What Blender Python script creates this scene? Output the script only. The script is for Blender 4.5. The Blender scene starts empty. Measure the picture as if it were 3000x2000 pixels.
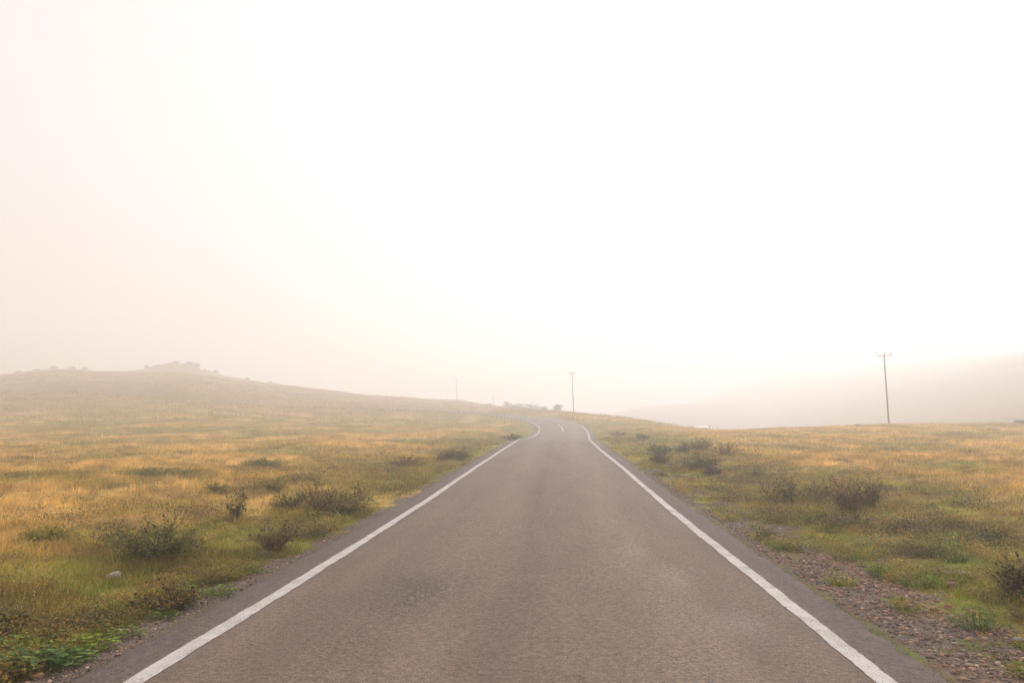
import bpy, math, random
import numpy as np
from mathutils import Vector

# ------------------------------------------------------------------ scene, camera, light
sc = bpy.context.scene
COL = sc.collection
F = 2333.0                 # focal length in pixels of the 3000 px wide photograph
CX, CY = 1500.0, 1000.0
VPX, HZ = 1640.0, 1235.0   # where the straight road vanishes / the eye-level line
CAMZ = 2.0
PITCH = math.atan((HZ - CY) / F)
YAW = math.atan((VPX - CX) / F * math.cos(PITCH))

cam_d = bpy.data.cameras.new('camera')
cam = bpy.data.objects.new('camera', cam_d)
COL.objects.link(cam)
cam_d.sensor_width = 36.0
cam_d.lens = 36.0 * F / 3000.0
cam_d.clip_start = 0.05
cam_d.clip_end = 6000
cam.location = (0, 0, CAMZ)
cam.rotation_euler = (math.pi / 2 + PITCH, 0, YAW)
sc.camera = cam

SUN_EL, SUN_AZ = math.radians(38), math.radians(24)     # azimuth to the right of +Y
w = bpy.data.worlds.new('World')
sc.world = w
w.use_nodes = True
nt = w.node_tree
bg = nt.nodes['Background']
sky = nt.nodes.new('ShaderNodeTexSky')
sky.sky_type = 'NISHITA'
sky.sun_disc = False
sky.sun_elevation = SUN_EL
sky.sun_rotation = SUN_AZ
sky.dust_density = 6.0
sky.air_density = 1.0
sky.altitude = 0
hsv = nt.nodes.new('ShaderNodeHueSaturation')
hsv.inputs['Saturation'].default_value = 0.0
mul = nt.nodes.new('ShaderNodeMix')
mul.data_type = 'RGBA'
mul.blend_type = 'MULTIPLY'
mul.inputs[0].default_value = 1.0
mul.inputs[7].default_value = (1.0, 0.96, 0.965, 1)
nt.links.new(sky.outputs[0], hsv.inputs['Color'])
# even overcast veil over the clear-sky glow, with faint fog banks
tc = nt.nodes.new('ShaderNodeTexCoord'); wnz = nt.nodes.new('ShaderNodeTexNoise')
wnz.inputs['Scale'].default_value = 1.7; wnz.inputs['Detail'].default_value = 3
nt.links.new(tc.outputs['Generated'], wnz.inputs['Vector'])
mrw = nt.nodes.new('ShaderNodeMapRange'); mrw.inputs[1].default_value = .3; mrw.inputs[2].default_value = .7
mrw.inputs[3].default_value = 3.6; mrw.inputs[4].default_value = 4.5
nt.links.new(wnz.outputs['Fac'], mrw.inputs[0])
ov = nt.nodes.new('ShaderNodeMix'); ov.data_type = 'RGBA'; ov.inputs[0].default_value = .8
nt.links.new(hsv.outputs[0], ov.inputs[6]); nt.links.new(mrw.outputs[0], ov.inputs[7])
nt.links.new(ov.outputs[2], mul.inputs[6])
nt.links.new(mul.outputs[2], bg.inputs['Color'])
bg.inputs['Strength'].default_value = 0.15

sun_d = bpy.data.lights.new('sun', 'SUN')
sun = bpy.data.objects.new('sun', sun_d)
COL.objects.link(sun)
sun_d.energy = 2.2
sun_d.angle = math.radians(14)
sun_d.color = (1.0, 0.955, 0.95)
sdir = Vector((math.cos(SUN_EL) * math.sin(SUN_AZ), math.cos(SUN_EL) * math.cos(SUN_AZ), math.sin(SUN_EL)))
sun.rotation_euler = sdir.to_track_quat('Z', 'Y').to_euler()
sun.location = (20, 40, 60)

sc.view_settings.view_transform = 'Standard'
sc.view_settings.look = 'None'
sc.view_settings.exposure = 0.45
sc.view_settings.gamma = 1
sc.cycles.use_denoising = True
sc.cycles.denoising_prefilter = 'NONE'
sc.cycles.use_adaptive_sampling = False
sc.cycles.volume_bounces = 3
sc.cycles.max_bounces = 8
sc.cycles.transparent_max_bounces = 8

rng = np.random.default_rng(7)
random.seed(7)

# ------------------------------------------------------------------ small helpers
def tag(o, label=None, cat=None, group=None, kind=None):
    if label: o['label'] = label
    if cat: o['category'] = cat
    if group: o['group'] = group
    if kind: o['kind'] = kind
    return o

def empty(name, loc, rz=0.0):
    o = bpy.data.objects.new(name, None)
    o.empty_display_size = 0.2
    o.location = loc
    o.rotation_euler = (0, 0, rz)
    COL.objects.link(o)
    return o

def mesh_obj(name, V, faces, mat, parent=None, col=None, smooth=False):
    """V (n,3); faces (m,k) array or list of tuples; col (n,3) per vertex colour"""
    me = bpy.data.meshes.new(name)
    V = np.asarray(V, dtype=np.float32)
    if isinstance(faces, np.ndarray):
        m, k = faces.shape
        me.vertices.add(len(V))
        me.vertices.foreach_set('co', V.ravel())
        me.loops.add(m * k)
        me.loops.foreach_set('vertex_index', faces.astype(np.int32).ravel())
        me.polygons.add(m)
        me.polygons.foreach_set('loop_start', np.arange(0, m * k, k, dtype=np.int32))
        me.update(calc_edges=True)
    else:
        me.from_pydata([tuple(v) for v in V.tolist()], [], faces)
    if col is not None:
        a = me.color_attributes.new('tint', 'FLOAT_COLOR', 'POINT')
        c = np.ones((len(V), 4), dtype=np.float32)
        c[:, :3] = col
        a.data.foreach_set('color', c.ravel())
    if smooth:
        me.polygons.foreach_set('use_smooth', np.ones(len(me.polygons), dtype=bool))
    me.materials.append(mat)
    o = bpy.data.objects.new(name, me)
    COL.objects.link(o)
    if parent is not None:
        o.parent = parent
    return o

# value noise -------------------------------------------------------
def _h(ix, iy, s):
    n = (ix.astype(np.int64) * 374761393 + iy.astype(np.int64) * 668265263 + s * 1442695041) & 0x7fffffff
    n = (n ^ (n >> 13)) * 1274126177 & 0x7fffffff
    n = n ^ (n >> 16)
    return (n & 0xffff) / 65535.0

def vnoise(x, y, s=0):
    ix, iy = np.floor(x), np.floor(y)
    fx, fy = x - ix, y - iy
    fx = fx * fx * (3 - 2 * fx); fy = fy * fy * (3 - 2 * fy)
    a, b = _h(ix, iy, s), _h(ix + 1, iy, s)
    c, d = _h(ix, iy + 1, s), _h(ix + 1, iy + 1, s)
    return (a * (1 - fx) + b * fx) * (1 - fy) + (c * (1 - fx) + d * fx) * fy

def fbm(x, y, s=0, o=4):
    t = 0; amp = 0.5; tot = 0
    for i in range(o):
        t = t + amp * vnoise(x * 2 ** i + 17.3 * i, y * 2 ** i - 9.1 * i, s + i)
        tot += amp; amp *= 0.5
    return t / tot

def sstep(a, b, x):
    t = np.clip((x - a) / (b - a), 0, 1)
    return t * t * (3 - 2 * t)

# ------------------------------------------------------------------ road centre line
HALF = 2.92          # centre to edge line
EDGE = 3.55          # centre to the broken asphalt edge
ctrl = [(-0.4, -80, 0), (-0.4, 0, 0), (-0.4, 10, 0.0), (-0.42, 20, 0.05), (-0.45, 32, 0.2), (-0.5, 46, 0.33), (-0.5, 58, 0.46),
        (-0.46, 67, 0.54), (-0.2, 75, 0.46), (0.2, 86, 0.50), (0.38, 97, 0.84), (0.1, 107, 1.36), (-1.1, 116, 1.85), (-3.6, 124, 2.4),
        (-7.6, 131.5, 2.95), (-13.5, 138, 3.45), (-21, 143, 3.9), (-31, 147, 4.3), (-48, 152, 4.8), (-75, 160, 5.2), (-120, 175, 5.6), (-170, 190, 6)]
def catmull(P, step=0.5):
    P = np.array(P, float)
    out = []
    for i in range(len(P) - 1):
        p0 = P[max(i - 1, 0)]; p1 = P[i]; p2 = P[i + 1]; p3 = P[min(i + 2, len(P) - 1)]
        L = np.linalg.norm(p2 - p1)
        t0, t1, t2, t3 = 0, *np.cumsum([max(np.linalg.norm(p1 - p0), 1e-3) ** .5, L ** .5, max(np.linalg.norm(p3 - p2), 1e-3) ** .5])
        if i == 0: t0 = -1e-3
        n = max(2, int(L / step))
        for k in range(n):
            t = t1 + (t2 - t1) * k / n
            A1 = (t1 - t) / (t1 - t0) * p0 + (t - t0) / (t1 - t0) * p1 if i > 0 else p1
            A2 = (t2 - t) / (t2 - t1) * p1 + (t - t1) / (t2 - t1) * p2
            A3 = (t3 - t) / (t3 - t2) * p2 + (t - t2) / (t3 - t2) * p3 if i < len(P) - 2 else p2
            B1 = (t2 - t) / (t2 - t0) * A1 + (t - t0) / (t2 - t0) * A2 if i > 0 else A2
            B2 = (t3 - t) / (t3 - t1) * A2 + (t - t1) / (t3 - t1) * A3 if i < len(P) - 2 else A2
            out.append((t2 - t) / (t2 - t1) * B1 + (t - t1) / (t2 - t1) * B2)
    out.append(P[-1])
    return np.array(out)
CL = catmull(ctrl, 0.5)
TAN = np.gradient(CL[:, :2], axis=0)
TAN /= np.linalg.norm(TAN, axis=1)[:, None]
STA = np.concatenate([[0], np.cumsum(np.linalg.norm(np.diff(CL[:, :2], axis=0), axis=1))])
STA -= np.interp(0, CL[:60 * 4, 1], STA[:60 * 4])       # station 0 at the camera
CLs = CL[::2]; TANs = TAN[::2]

def road_q(x, y):
    """signed lateral distance (right positive) and road height for points"""
    x = np.atleast_1d(np.asarray(x, float)); y = np.atleast_1d(np.asarray(y, float))
    lat = np.empty(len(x)); zz = np.empty(len(x))
    for i in range(0, len(x), 20000):
        xs, ys = x[i:i + 20000], y[i:i + 20000]
        d2 = (xs[:, None] - CLs[None, :, 0]) ** 2 + (ys[:, None] - CLs[None, :, 1]) ** 2
        k = d2.argmin(1)
        dx, dy = xs - CLs[k, 0], ys - CLs[k, 1]
        tx, ty = TANs[k, 0], TANs[k, 1]
        side = dx * ty - dy * tx
        far = np.sqrt(d2[np.arange(len(k)), k])
        lat[i:i + 20000] = np.where(far > 6, np.sign(side) * far, side)
        al = dx * tx + dy * ty
        k2 = np.clip(k + np.sign(al).astype(int), 0, len(CLs) - 1)
        L = np.hypot(CLs[k2, 0] - CLs[k, 0], CLs[k2, 1] - CLs[k, 1]) + 1e-6
        zz[i:i + 20000] = CLs[k, 2] + (CLs[k2, 2] - CLs[k, 2]) * np.clip(np.abs(al) / L, 0, 1)
    return lat, zz

# ------------------------------------------------------------------ terrain
def az_of(px): return math.atan((px - CX) / F * math.cos(PITCH)) - YAW
def Y(D, py): return CAMZ + (HZ - py) * D / 2345.0
def hillcol(px, top, near=0.45):
    return (px, [(0, 0), (15, .03), (30, .12), (50, .28), (72, near), (100, near + top * .05), (130, top * .17), (180, top * .40),
                 (250, top * .70), (345, top), (410, top * 1.0), (500, top * .85), (1300, top * .5)])
cols = [hillcol(-1500, 16), hillcol(-500, 18), hillcol(0, Y(345, 1096)), hillcol(150, Y(345, 1078)), hillcol(300, Y(345, 1086)), hillcol(420, Y(345, 1088)),
        hillcol(520, Y(345, 1086)), hillcol(620, Y(345, 1100)), hillcol(750, Y(345, 1118)), hillcol(900, Y(345, 1136)), hillcol(1100, Y(345, 1160)),
        hillcol(1280, Y(345, 1171), .5), hillcol(1340, Y(345, 1170), .5), hillcol(1420, Y(345, 1186), .5),
        (1500, [(0, 0), (46, .3), (67, .46), (100, 1.2), (130, 2.5), (150, 3.5), (200, 5.3), (300, 6.6), (400, 6), (1300, 4)]),
        (1600, [(0, 0), (46, .3), (67, .46), (100, 1.2), (130, 2.5), (150, 3.7), (190, 4.4), (300, 3), (400, 1), (1300, 2)]),
        (1700, [(0, 0), (46, .3), (67, .48), (100, 1.1), (130, 2.7), (150, 3.4), (175, 3.5), (260, 1), (400, 0), (700, 4), (1300, 4)]),
        (1780, [(0, 0), (46, .33), (67, .6), (100, 1.3), (130, 2.6), (150, 3.2), (175, 2.9), (260, -3), (420, 6), (700, 9), (1300, 9)]),
        (1900, [(0, 0), (46, .35), (70, .75), (100, 1.35), (140, 2.18), (170, 1.2), (220, -3), (300, -3), (500, Y(500, 1196)), (640, Y(640, 1188)), (900, 12), (1300, 10)]),
        (2060, [(0, 0), (46, .38), (70, .72), (100, .74), (118, .80), (140, 0.1), (165, -1.1), (200, -4), (300, -4), (500, Y(500, 1190)), (760, Y(760, 1174)), (1000, 30), (1300, 20)]),
        (2230, [(0, 0), (30, .2), (46, .4), (70, .75), (95, 1.08), (115, .6), (140, -2), (200, -6), (300, -3), (440, 7), (600, 22), (800, 42), (1000, 58), (1300, 40)]),
        (2600, [(0, 0), (30, .2), (46, .45), (70, .95), (95, 1.6), (110, 1.4), (130, 0), (160, -3), (200, -3), (260, 3), (330, 12), (420, 22), (560, 38), (800, 60), (1000, 72), (1300, 60)]),
        (3000, [(0, 0), (30, .2), (46, .45), (70, 1.0), (95, 1.85), (120, .9), (150, 1.5), (200, 7), (260, 17), (330, 28), (420, 37), (580, 54), (800, 72), (1000, 84), (1300, 60)]),
        (3600, [(0, 0), (30, .2), (46, .45), (70, 1.0), (95, 1.85), (120, 1.3), (150, 3), (200, 9), (260, 20), (330, 32), (420, 39), (580, 56), (800, 74), (1000, 84), (1300, 60)]),
        (6000, [(0, 0), (46, .4), (100, 1.0), (200, 4), (420, 14), (800, 20), (1300, 15)])]
CAMAZ = -YAW
NR, NA = 260, 721
LR = np.linspace(math.log(2), math.log(1300), NR)
RR = np.exp(LR)
azs = []; prof = []
for px, tab in cols:
    a = az_of(px)
    cosf = max(math.cos(a - CAMAZ), .35)
    D = np.array([t[0] for t in tab]) / cosf
    prof.append(np.interp(RR, D, [t[1] for t in tab]))
    azs.append(a)
flat = np.interp(RR, [0, 60, 200, 500, 1300], [0, .1, 1, 4, 6])
azs = [-math.pi, azs[0] - .5] + azs + [azs[-1] + .5, math.pi]
prof = [flat, flat] + prof + [flat, flat]
AZ = np.linspace(-math.pi, math.pi, NA)
G = np.zeros((NA, NR))
P = np.array(prof)
for j in range(NR):
    G[:, j] = np.interp(AZ, azs, P[:, j])
for _ in range(2):
    G[:, 1:-1] = .25 * G[:, :-2] + .5 * G[:, 1:-1] + .25 * G[:, 2:]
    G[1:-1] = .25 * G[:-2] + .5 * G[1:-1] + .25 * G[2:]

def wpt(px, D):
    """ground plan position of a column at a depth"""
    a = az_of(px); r = D / math.cos(a - CAMAZ)
    return r * math.sin(a), r * math.cos(a)
KNX, KNY = wpt(530, 342)
MX, MY = wpt(2050, 120)
tracks = [[(-58, 52), (-46, 64), (-41.6, 80), (-33, 103), (-12, 126)], [(-52, 44), (-36, 52), (-31, 62), (-27, 85), (-12, 104)],
          [(9, 60), (12.5, 52), (15.5, 46), (19.5, 41), (22, 39.5)], [(-70, 84), (-56, 96), (-38, 128)]]
def polyd(x, y, pl):
    d = np.full(len(x), 1e9)
    for (ax, ay), (bx, by) in zip(pl[:-1], pl[1:]):
        vx, vy = bx - ax, by - ay
        t = np.clip(((x - ax) * vx + (y - ay) * vy) / (vx * vx + vy * vy), 0, 1)
        d = np.minimum(d, np.hypot(x - ax - t * vx, y - ay - t * vy))
    return d

def terrain(x, y, lat=None, zr=None):
    x = np.atleast_1d(np.asarray(x, float)); y = np.atleast_1d(np.asarray(y, float))
    if lat is None: lat, zr = road_q(x, y)
    r = np.maximum(np.hypot(x, y), 2.001)
    a = np.arctan2(x, y)
    u = (a + math.pi) / (2 * math.pi) * (NA - 1); v = (np.log(r) - LR[0]) / (LR[1] - LR[0])
    v = np.clip(v, 0, NR - 1.001); u = np.clip(u, 0, NA - 1.001)
    iu, iv = u.astype(int), v.astype(int); fu, fv = u - iu, v - iv
    h = (G[iu, iv] * (1 - fu) + G[iu + 1, iv] * fu) * (1 - fv) + (G[iu, iv + 1] * (1 - fu) + G[iu + 1, iv + 1] * fu) * fv
    ad = np.abs(lat)
    off = sstep(4.2, 7.5, ad)
    h = h + off * ((fbm(x / 2.2, y / 2.2, 3) - .5) * .22 + (fbm(x / 9, y / 9, 5) - .5) * .35)
    h = h + off * sstep(90, 260, r) * ((fbm(x / 14, y / 14, 11) - .5) * 1.6 + (fbm(x / 3.5, y / 3.5, 12, 2) - .5) * .5)
    # rocky knob on the left ridge, earth mound by the hut
    dk = np.hypot((x - KNX) / 16, (y - KNY) / 14)
    h = h + 4.0 * np.exp(-dk ** 2 * 1.3) * (.55 + 1.05 * fbm(x / 2.6, y / 2.6, 21))
    h = h + .22 * np.exp(-(((x - MX) / 2.2) ** 2 + ((y - MY) / 2) ** 2))
    for pl in tracks:
        h = h - .16 * np.exp(-(polyd(x, y, pl) / .8) ** 2)
    wgt = 1 - sstep(4.3, 9.5, ad)
    sh = -0.012 - .05 * sstep(EDGE - .1, EDGE + 1.2, ad) + .02 * (fbm(x / .35, y / .35, 31, 3) - .5) * sstep(EDGE, EDGE + .3, ad)
    sh = np.where(ad < EDGE - .12, -.05 - .0016 * r, sh)
    return wgt * (zr + sh) + (1 - wgt) * h

def ray_ground(px, py):
    """point on the terrain seen at a pixel of the 3000x2000 photograph"""
    d = Vector(((px - CX) / F, -(py - CY) / F, -1.0))
    d.rotate(cam.rotation_euler)
    t = np.concatenate([np.arange(3, 40, .04), np.arange(40, 420, .3)])
    X, Yy, Z = d.x * t, d.y * t, CAMZ + d.z * t
    T = terrain(X, Yy)
    k = np.argmax(Z < T)
    if Z[k] >= T[k]: k = len(t) - 1
    return float(X[k]), float(Yy[k]), float(T[k]), float(t[k])
def gz(x, y): return float(terrain([x], [y])[0])

# ------------------------------------------------------------------ colour of the vegetation (albedo, world space)
DRY = np.array((.70, .455, .12)); STRAW = np.array((.80, .55, .23)); OLIVE = np.array((.35, .255, .022)); GREEN = np.array((.23, .30, .018))
BROWN = np.array((.22, .13, .045)); DARK = np.array((.075, .075, .022)); RUST = np.array((.40, .20, .055)); HILL = np.array((.29, .185, .055)); SCRUB = np.array((.17, .115, .045))
def mixc(a, b, t):
    t = np.clip(t, 0, 1)[:, None]
    return a * (1 - t) + b * t
def greenness(x, y, lat):
    e = np.abs(lat) - EDGE
    r = np.hypot(x, y)
    n = fbm(x / 4.5, y / 6.5, 41)
    g = (n - .5) * 2.5 + .22
    g = g + .95 * np.exp(-(np.maximum(e - .6, 0) / 2.6) ** 2)
    g = g + np.where(lat > 0, .35 * sstep(7, 3, e - 2) + .08, 0) + .42 * sstep(45, 100, r) * np.where(lat < 0, 1, .2)
    g = g + .35 * np.where(lat < 0, sstep(12, 7, r), 0)
    for pl in tracks:
        g = g + .9 * np.exp(-(polyd(x, y, pl) / (1.5)) ** 2)
    return np.clip(g, 0, 1)
def veg_col(x, y, lat, jit=None):
    g = greenness(x, y, lat)
    if jit is not None: g = np.clip(g + jit, 0, 1)
    r = np.hypot(x, y)
    c = mixc(DRY[None], STRAW[None], (fbm(x / 1.7, y / 1.7, 51) - .42) * 2.6)
    c = mixc(c, RUST[None], (fbm(x / 3.1, y / 3.1, 53) - .60) * 3)
    gr = mixc(OLIVE[None], GREEN[None], (fbm(x / 1.6, y / 1.6, 55) - .5) * 3.5)
    gr = mixc(gr, BROWN[None], (fbm(x / 1.3, y / 1.3, 57) - .52) * 5 * (1 - .5 * sstep(20, 60, r)))
    edge_ = np.exp(-((np.abs(lat) - EDGE - .75) / .45) ** 2) * np.where(lat < 0, 1, .5) * sstep(.38, .50, fbm(x / .8, y / 1.4, 58))
    gr = mixc(gr, np.array((.27, .34, .018))[None], edge_ * .95)
    c = mixc(c, gr, g)
    cl_ = fbm(x / .38, y / .38, 59, 3)
    c = c * (1 + (1.6 * (cl_ - .5) + 1.0 * (fbm(x / 1.1, y / 1.1, 60) - .5)) * sstep(140, 60, r))[:, None]
    # rank dark undergrowth in the nearest part of the verges
    e_ = np.abs(lat) - EDGE
    rank = sstep(5.5, 2.2, e_) * sstep(22, 9, r) * np.where(lat < 0, 1, .8)
    dk_ = mixc(np.array((.13, .12, .02))[None], np.array((.19, .11, .03))[None], (fbm(x / .7, y / .7, 64) - .42) * 6)
    dk_ = mixc(dk_, np.array((.22, .30, .02))[None], (fbm(x / .8, y / .8, 66) - .48) * 6)
    c = mixc(c, dk_, rank * .8)
    for pl in tracks:
        c = mixc(c, DARK[None], .85 * np.exp(-(polyd(x, y, pl) / .55) ** 2) * sstep(.3, .5, fbm(x / 2, y / 2, 61)))
    c = mixc(c, HILL[None], .8 * sstep(95, 170, r))
    c = mixc(c, SCRUB[None], .9 * sstep(135, 165, r) * sstep(.035, .15, np.arctan2(x, y)))
    c = mixc(c, SCRUB[None], .6 * np.exp(-(((x - KNX) / 22) ** 2 + ((y - KNY) / 30) ** 2)))
    return c
def turf_band(x, y, lat):
    m = fbm(x / .7, y / 1.3, 77)
    thr = .455 - .08 * sstep(8, 16, y)
    w_ = sstep(thr, thr + .05, m)
    return w_ * np.exp(-((lat - 3.95 - .1 * (m - .5)) / .22) ** 4) * (lat > 0)
def gravel_mask(x, y, lat):
    n = fbm(x / .5, y / .5, 71, 3) - .5
    right = sstep(3.35, 3.6, lat) * (1 - sstep(4.6, 4.95, lat + n * 1.0 + .025 * np.maximum(y - 14, 0))) * (1 - sstep(28, 38, y + n * 14))
    right2 = sstep(3.35, 3.55, lat) * (1 - sstep(3.55, 3.72, lat + n * .5)) * .9
    right = right * (1 - turf_band(x, y, lat) * .97)
    right = right * (1 - .6 * sstep(.57, .63, fbm(x / .6, y / .6, 78)) * sstep(3.9, 4.2, lat))
    left = sstep(3.3, 3.5, -lat) * (1 - sstep(3.78, 3.98, -lat + n * .7 + .28 * sstep(8, 15, y)))
    return np.clip(np.maximum(np.maximum(right, left), right2), 0, 1)

# ------------------------------------------------------------------ materials
def new_mat(name):
    m = bpy.data.materials.new(name)
    m.use_nodes = True
    n = m.node_tree
    p = n.nodes['Principled BSDF']
    p.inputs['Specular IOR Level'].default_value = .2
    return m, n, p
def N(n, t, **kw):
    nd = n.nodes.new(t)
    for k, v in kw.items():
        if k.startswith('i_'):
            nd.inputs[k[2:].replace('_', ' ')].default_value = v
        else:
            setattr(nd, k, v)
    return nd
def ramp(n, src, stops):
    r = n.nodes.new('ShaderNodeValToRGB')
    el = r.color_ramp.elements
    el[0].position, el[0].color = stops[0][0], (*stops[0][1], 1)
    el[1].position, el[1].color = stops[-1][0], (*stops[-1][1], 1)
    for p_, c_ in stops[1:-1]:
        e = el.new(p_); e.color = (*c_, 1)
    n.links.new(src, r.inputs[0])
    return r
def mixn(n, a, b, fac, mode='MIX'):
    m = n.nodes.new('ShaderNodeMix'); m.data_type = 'RGBA'; m.blend_type = mode
    for s, v in ((6, a), (7, b), (0, fac)):
        if hasattr(v, 'is_output') or hasattr(v, 'links'): n.links.new(v, m.inputs[s])
        else: m.inputs[s].default_value = v if s == 0 else (*v, 1)
    return m.outputs[2]
def mth(n, op, a, b=None, c=None):
    m = n.nodes.new('ShaderNodeMath'); m.operation = op
    for s, v in enumerate((a, b, c)):
        if v is None: continue
        if hasattr(v, 'links'): n.links.new(v, m.inputs[s])
        else: m.inputs[s].default_value = v
    return m.outputs[0]
def objco(n): return N(n, 'ShaderNodeNewGeometry').outputs['Position']
def noise(n, scale, detail=4, rough=.55, co=None):
    t = N(n, 'ShaderNodeTexNoise', i_Scale=scale, i_Detail=detail, i_Roughness=rough)
    n.links.new(co if co is not None else objco(n), t.inputs['Vector'])
    return t.outputs['Fac']

def leaf_mat(name, trans=.35, var=.25):
    m, n, p = new_mat(name)
    at = N(n, 'ShaderNodeAttribute', attribute_name='tint')
    v = noise(n, 9.0, 3)
    hs = N(n, 'ShaderNodeHueSaturation')
    n.links.new(at.outputs['Color'], hs.inputs['Color'])
    n.links.new(mth(n, 'MULTIPLY_ADD', v, var * 2, 1 - var), hs.inputs['Value'])
    p.inputs['Roughness'].default_value = .7
    n.links.new(hs.outputs[0], p.inputs['Base Color'])
    tr = N(n, 'ShaderNodeBsdfTranslucent')
    n.links.new(hs.outputs[0], tr.inputs['Color'])
    mx = N(n, 'ShaderNodeMixShader'); mx.inputs[0].default_value = trans
    n.links.new(p.outputs[0], mx.inputs[1]); n.links.new(tr.outputs[0], mx.inputs[2])
    n.links.new(mx.outputs[0], n.nodes['Material Output'].inputs['Surface'])
    return m
M_GRASS = leaf_mat('grass_blade')
M_LEAF = leaf_mat('weed_leaf', .3, .3)

# ground
M_GROUND, n, p = new_mat('ground_soil_turf')
at = N(n, 'ShaderNodeAttribute', attribute_name='tint')
f1 = noise(n, 14, 5, .65); f2 = noise(n, 1.1, 5, .6)
f3 = noise(n, 45, 3, .6)
k = mth(n, 'MULTIPLY', mth(n, 'MULTIPLY_ADD', f1, 1.1, .45), mth(n, 'MULTIPLY_ADD', f2, .7, .62))
k = mth(n, 'MULTIPLY', k, mth(n, 'MULTIPLY_ADD', f3, .8, .6))
cc = N(n, 'ShaderNodeVectorMath', operation='SCALE')
n.links.new(at.outputs['Color'], cc.inputs[0]); n.links.new(k, cc.inputs['Scale'])
n.links.new(cc.outputs[0], p.inputs['Base Color'])
p.inputs['Roughness'].default_value = .95
bm_ = N(n, 'ShaderNodeBump', i_Strength=.8, i_Distance=.05)
n.links.new(mth(n, 'ADD', f1, f3), bm_.inputs['Height']); n.links.new(bm_.outputs[0], p.inputs['Normal'])

# asphalt: attribute 'tint' carries (lateral/10+.5, station/400, 0)
M_ASPH, n, p = new_mat('asphalt')
co = objco(n)
at = N(n, 'ShaderNodeAttribute', attribute_name='tint')
sep = N(n, 'ShaderNodeSeparateColor'); n.links.new(at.outputs['Color'], sep.inputs[0])
lat_ = mth(n, 'MULTIPLY_ADD', sep.outputs[0], 10.0, -5.0)
sxyz = N(n, 'ShaderNodeSeparateXYZ'); n.links.new(co, sxyz.inputs[0])
mp = N(n, 'ShaderNodeMapping'); n.links.new(co, mp.inputs[0]); mp.inputs['Scale'].default_value = (1, .12, 1)
streak = noise(n, 1.6, 5, .6, mp.outputs[0])
blot = noise(n, .9, 4, .6)
grain = noise(n, 70, 2, .8); grainm = noise(n, 17, 4, .75)
grain2 = noise(n, 38, 3, .7)
vor = N(n, 'ShaderNodeTexVoronoi', i_Scale=42.0, feature='F1'); n.links.new(co, vor.inputs['Vector'])
base = mixn(n, (.150, .109, .087), (.222, .166, .125), ramp(n, mth(n, 'ADD', mth(n, 'MULTIPLY', streak, .7), mth(n, 'MULTIPLY', blot, .3)), [(.30, (0, 0, 0)), (.70, (1, 1, 1))]).outputs[0])
# dusty, polished running lane right of centre; darker strips outside the edge lines
def bump_at(c0, wdt):
    d = mth(n, 'DIVIDE', mth(n, 'SUBTRACT', lat_, c0), wdt)
    return mth(n, 'POWER', 2.718, mth(n, 'MULTIPLY', mth(n, 'MULTIPLY', d, d), -1.0))
lane = mth(n, 'MULTIPLY', mth(n, 'MAXIMUM', bump_at(1.5, .75), mth(n, 'MULTIPLY', bump_at(-.95, .5), .7)), mth(n, 'MULTIPLY_ADD', streak, .9, .1))
base = mixn(n, base, (.27, .208, .155), mth(n, 'MULTIPLY', lane, .85))
cen = mth(n, 'MULTIPLY', bump_at(-.12, .16), mth(n, 'GREATER_THAN', streak, .30))
base = mixn(n, base, (.095, .08, .072), mth(n, 'MULTIPLY', cen, mth(n, 'MULTIPLY', grain2, .35)))
outer = ramp(n, mth(n, 'ABSOLUTE', lat_), [(.0, (0, 0, 0)), (1, (1, 1, 1))])
mr = N(n, 'ShaderNodeMapRange'); n.links.new(mth(n, 'ABSOLUTE', lat_), mr.inputs[0]); mr.inputs[1].default_value = 2.85; mr.inputs[2].default_value = 3.1
base = mixn(n, base, (.125, .100, .090), mth(n, 'MULTIPLY', mr.outputs[0], .75))
# worn dark patch left of centre, pale scuffs right of centre
def blob(cx_, cy_, rx_, ry_):
    a_ = mth(n, 'DIVIDE', mth(n, 'SUBTRACT', sxyz.outputs[0], cx_), rx_); b_ = mth(n, 'DIVIDE', mth(n, 'SUBTRACT', sxyz.outputs[1], cy_), ry_)
    q = mth(n, 'ADD', mth(n, 'MULTIPLY', a_, a_), mth(n, 'MULTIPLY', b_, b_))
    return mth(n, 'POWER', 2.718, mth(n, 'MULTIPLY', q, -1.0))
br = mth(n, 'MULTIPLY', mth(n, 'MAXIMUM', blob(-1.65, 9.5, .55, 1.5), mth(n, 'MULTIPLY', blob(-1.9, 7.4, .4, .8), .5)), ramp(n, grain2, [(.38, (0, 0, 0)), (.6, (1, 1, 1))]).outputs[0])
base = mixn(n, base, (.05, .043, .038), mth(n, 'MULTIPLY', br, .9))
sc_ = mth(n, 'MAXIMUM', mth(n, 'MAXIMUM', blob(1.15, 12.7, .16, .8), blob(1.45, 10.6, .2, .7)), blob(1.75, 8.3, .3, .5))
base = mixn(n, base, (.32, .27, .23), mth(n, 'MULTIPLY', mth(n, 'MULTIPLY', sc_, grain2), .8))
gmix = mth(n, 'ADD', mth(n, 'MULTIPLY', grain, .6), mth(n, 'MULTIPLY', grainm, .4))
gm = ramp(n, gmix, [(.36, (.22, .22, .22)), (.49, (.9, .9, .9)), (.64, (1.75, 1.68, 1.6))])
base = mixn(n, base, gm.outputs[0], .9, 'MULTIPLY')
stone = ramp(n, vor.outputs['Distance'], [(.0, (1, 1, 1)), (.22, (0, 0, 0))])
wn = N(n, 'ShaderNodeTexWhiteNoise'); n.links.new(vor.outputs['Position'], wn.inputs['Vector'])
pick = mth(n, 'MULTIPLY', stone.outputs[0], mth(n, 'GREATER_THAN', wn.outputs['Value'], .86))
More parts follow.
